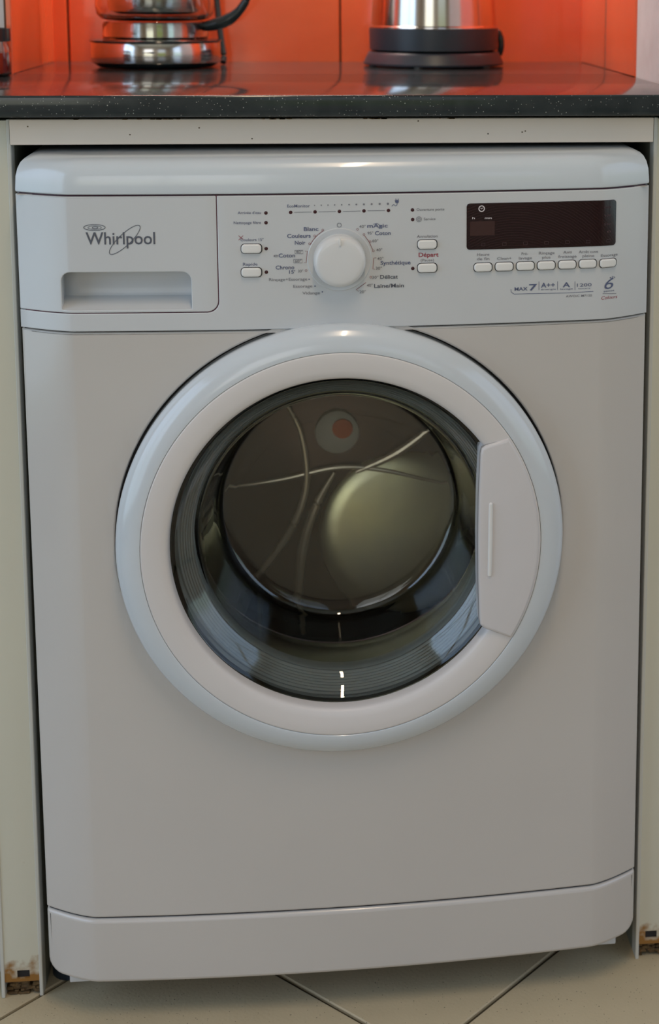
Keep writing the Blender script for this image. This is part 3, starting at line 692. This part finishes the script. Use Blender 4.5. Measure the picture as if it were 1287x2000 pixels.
# door handle
hp = [(.1262, .4160), (.1278, .4095), (.1320, .4060), (.1531, .3978)]
a0 = math.atan2(.3978-DZ, .1531-DX); a1 = math.atan2(.5940-DZ, .1553-DX); RH = .1852
arc = [(DX+RH*cos(a0+(a1-a0)*k/30), DZ+RH*sin(a0+(a1-a0)*k/30)) for k in range(31)]
hp = [(.1261, .4170), (.1270, .4105), (.1305, .4068)]+arc+[(.1320, .5868), (.1280, .5840), (.1268, .5790), (.1252, .5400), (.1246, .4970), (.1250, .4560)]
hdl = panel('door_handle', hp, door, M_handle, y0=-.0245, r=.0030, back=.026, curved=False, seg=4)
panel('door_handle_gap', offset_loop(hp, -.0003), door, M_doorgap, y0=-.0217, r=.0002, back=.004, curved=False, seg=1)
hr = bmesh.new(); add_tube(hr, [(.1358, -.0246, .4588), (.1354, -.0248, .4600), (.1356, -.0250, .4700), (.1360, -.0250, .4953), (.1362, -.0250, .5200), (.1364, -.0248, .5305), (.1365, -.0246, .5317)], [.0004, .0018, .0020, .0020, .0020, .0018, .0004], 12)
obj('handle_ridge', hr, M_button, door)

# ================================================================== THINGS ON THE WORKTOP
Z = CT
K = empty('electric_kettle', (.1320, .532, Z)); tag(K, 'brushed steel electric kettle on black base standing on the worktop', 'kettle')
lathe('base', [(0, .002), (.0860, .002), (.0895, .0022), (.0900, .0045), (.0880, .009), (.0850, .0150), (.0835, .0178), (.0825, .0185), (0, .0185)], (0, 0, 0), M_black, K)
for a in range(5):
    t = 2*pi*a/5-1.9; lathe('rubber_foot', [(0, 0), (.005, 0), (.005, .003), (0, .003)], (.078*cos(t), .078*sin(t), 0), M_rubber, K, seg=16)
lathe('lower_band', [(0, .0205), (.0805, .0205), (.0822, .0215), (.0828, .0460), (.0826, .0480), (0, .0480)], (0, 0, 0), M_black, K)
lathe('body', [(0, .048), (.0818, .048), (.0824, .0490), (.0822, .0505), (.0806, .0520), (.0795, .070), (.0765, .11), (.0720, .16), (.0660, .205), (.0630, .214), (0, .214)], (0, 0, 0), M_steel, K)
lathe('kettle_lid', [(.0625, .2145), (.0610, .222), (.050, .228), (.020, .231), (0, .231)], (0, 0, 0), M_black, K)
bm = bmesh.new(); hc, hs = cos(radians(54)), sin(radians(54)); add_tube(bm, [(r_*hc, r_*hs, z_) for r_, z_ in ((.060, .218), (.078, .224), (.095, .215), (.103, .185), (.103, .14), (.100, .10), (.090, .077), (.076, .070))], [.009, .009, .010, .010, .010, .009, .009, .007], 14, smooth=True)
obj('handle', bm, M_black, K)
bm = bmesh.new(); add_tube(bm, [(-.055, -.002, .200), (-.072, -.002, .205), (-.088, -.002, .213)], [.020, .014, .008], 14); obj('spout', bm, M_steel, K)
bm = bmesh.new(); add_tube(bm, [(.079, .030, .012), (.088, .028, .014), (.0905, .026, .024), (.0895, .026, .036), (.086, .030, .042), (.080, .045, .038), (.080, .06, .020), (.075, .07, .003), (.03, .085, .003)], .0042, 10, smooth=True)
obj('power_cord', bm, M_blackgloss, K)

J = empty('glass_jug_kettle', (-.2165, .500, Z)); tag(J, 'glass jug kettle with steel base and curved black handle on the worktop', 'kettle')
lathe('foot_ring', [(0, .001), (.0700, .001), (.0740, .0035), (.0770, .0060), (0, .0060)], (0, 0, 0), M_blackgloss, J)
lathe('steel_base', [(0, .0058), (.0770, .0058), (.0790, .0068), (.0795, .0080), (.0790, .0305), (.0782, .0318), (0, .0318)], (0, 0, 0), M_steel, J)
lathe('top_ring', [(0, .0316), (.0800, .0316), (.0804, .0326), (.0800, .0336), (.0660, .0345), (0, .0345)], (0, 0, 0), M_blackgloss, J)
lathe('glass_foot', [(.0630, .0352), (.0640, .0352), (.0645, .0380), (.0640, .0520), (.0625, .0560), (.0600, .0560), (.0605, .0380)], (0, 0, 0), M_jug, J, closed=True)
lathe('steel_collar', [(0, .0345), (.0565, .0345), (.0570, .0420), (.0560, .0540), (0, .0545)], (0, 0, 0), M_steel, J)
lathe('glass_body', [(0, .0575), (.0560, .0575), (.0650, .0595), (.0705, .0650), (.0725, .0750), (.0715, .110), (.0660, .150), (.0560, .190), (.0530, .205), (.0510, .205), (.0540, .189), (.0640, .149), (.0690, .110), (.0700, .0755), (.0680, .0670), (.0630, .0625), (.0560, .0610), (0, .0610)], (0, 0, 0), M_jug, J)
lathe('added_steel_core', [(0, .064), (.050, .064), (.056, .068), (.058, .075), (.0575, .110), (.052, .150), (.046, .185), (0, .186)], (0, 0, 0), M_steel, J)  # added core that gives the jug glass its silver reflections
lathe('jug_lid', [(0, .203), (.0535, .203), (.0550, .208), (.0500, .217), (.020, .222), (0, .222)], (0, 0, 0), M_blackgloss, J)
bm = bmesh.new(); add_tube(bm, [(.052, -.012, .0500), (.064, -.014, .0510), (.078, -.016, .0540), (.092, -.018, .0600), (.104, -.019, .0700), (.113, -.020, .0840), (.118, -.020, .105), (.118, -.020, .14), (.110, -.018, .175), (.090, -.014, .198), (.054, -.008, .206)], [.004, .0065, .008, .0075, .0055, .005, .006, .007, .007, .007, .005], 14, smooth=True)
obj('handle', bm, M_blackgloss, J)
bm = bmesh.new(); add_tube(bm, [(.079, .055, .003), (.080, .060, .010), (.076, .070, .035), (.071, .085, .080), (.066, .100, .13), (.060, .118, .19)], .0040, 10, smooth=True)
obj('power_cord', bm, M_blackgloss, J)
bt = bmesh.new()
for k, (w, h) in enumerate(((.0016, .0012), (.0012, .0012), (.0014, .0012), (.0014, .0016), (.0018, .0016), (.0018, .0020), (.0020, .0022), (.0012, .0014))):
    t = -pi/2-.105+.022*k*1.15; c = Vector((.0796*cos(t), .0796*sin(t), .0205)); T_ = Vector((-sin(t), cos(t), 0))
    vs = [bt.verts.new(c+T_*sx*w/2+Vector((0, 0, sz*h/2))) for sx, sz in ((-1, -1), (1, -1), (1, 1), (-1, 1))]; bt.faces.new(vs)
obj('printed_mark', bt, M_tx['d'], J)

B = empty('glass_jar', (-.3905, .292, Z)); tag(B, 'small clear glass jar, dark red inside, at the far left of the worktop', 'jar')
M_red = mat('dark_red_fill', (.25, .01, .01), .1)  # dark red fill inside the jar
lathe('glass', [(0, .0), (.034, .0), (.0362, .003), (.0362, .030), (.0345, .036), (.0338, .040), (.0338, .0525), (.0320, .0525), (.0320, .040), (.0325, .035), (.034, .029), (.034, .004), (0, .003)], (0, 0, 0), M_jug, B, seg=48)
lathe('contents', [(0, .0032), (.0335, .0042), (.0335, .026), (0, .026)], (0, 0, 0), M_red, B, seg=48)
lathe('cap_ring', [(.0341, .0385), (.0362, .0385), (.0362, .0525), (.0341, .0525)], (0, 0, 0), M_blackgloss, B, seg=48, closed=True)

bpy.context.view_layer.update()
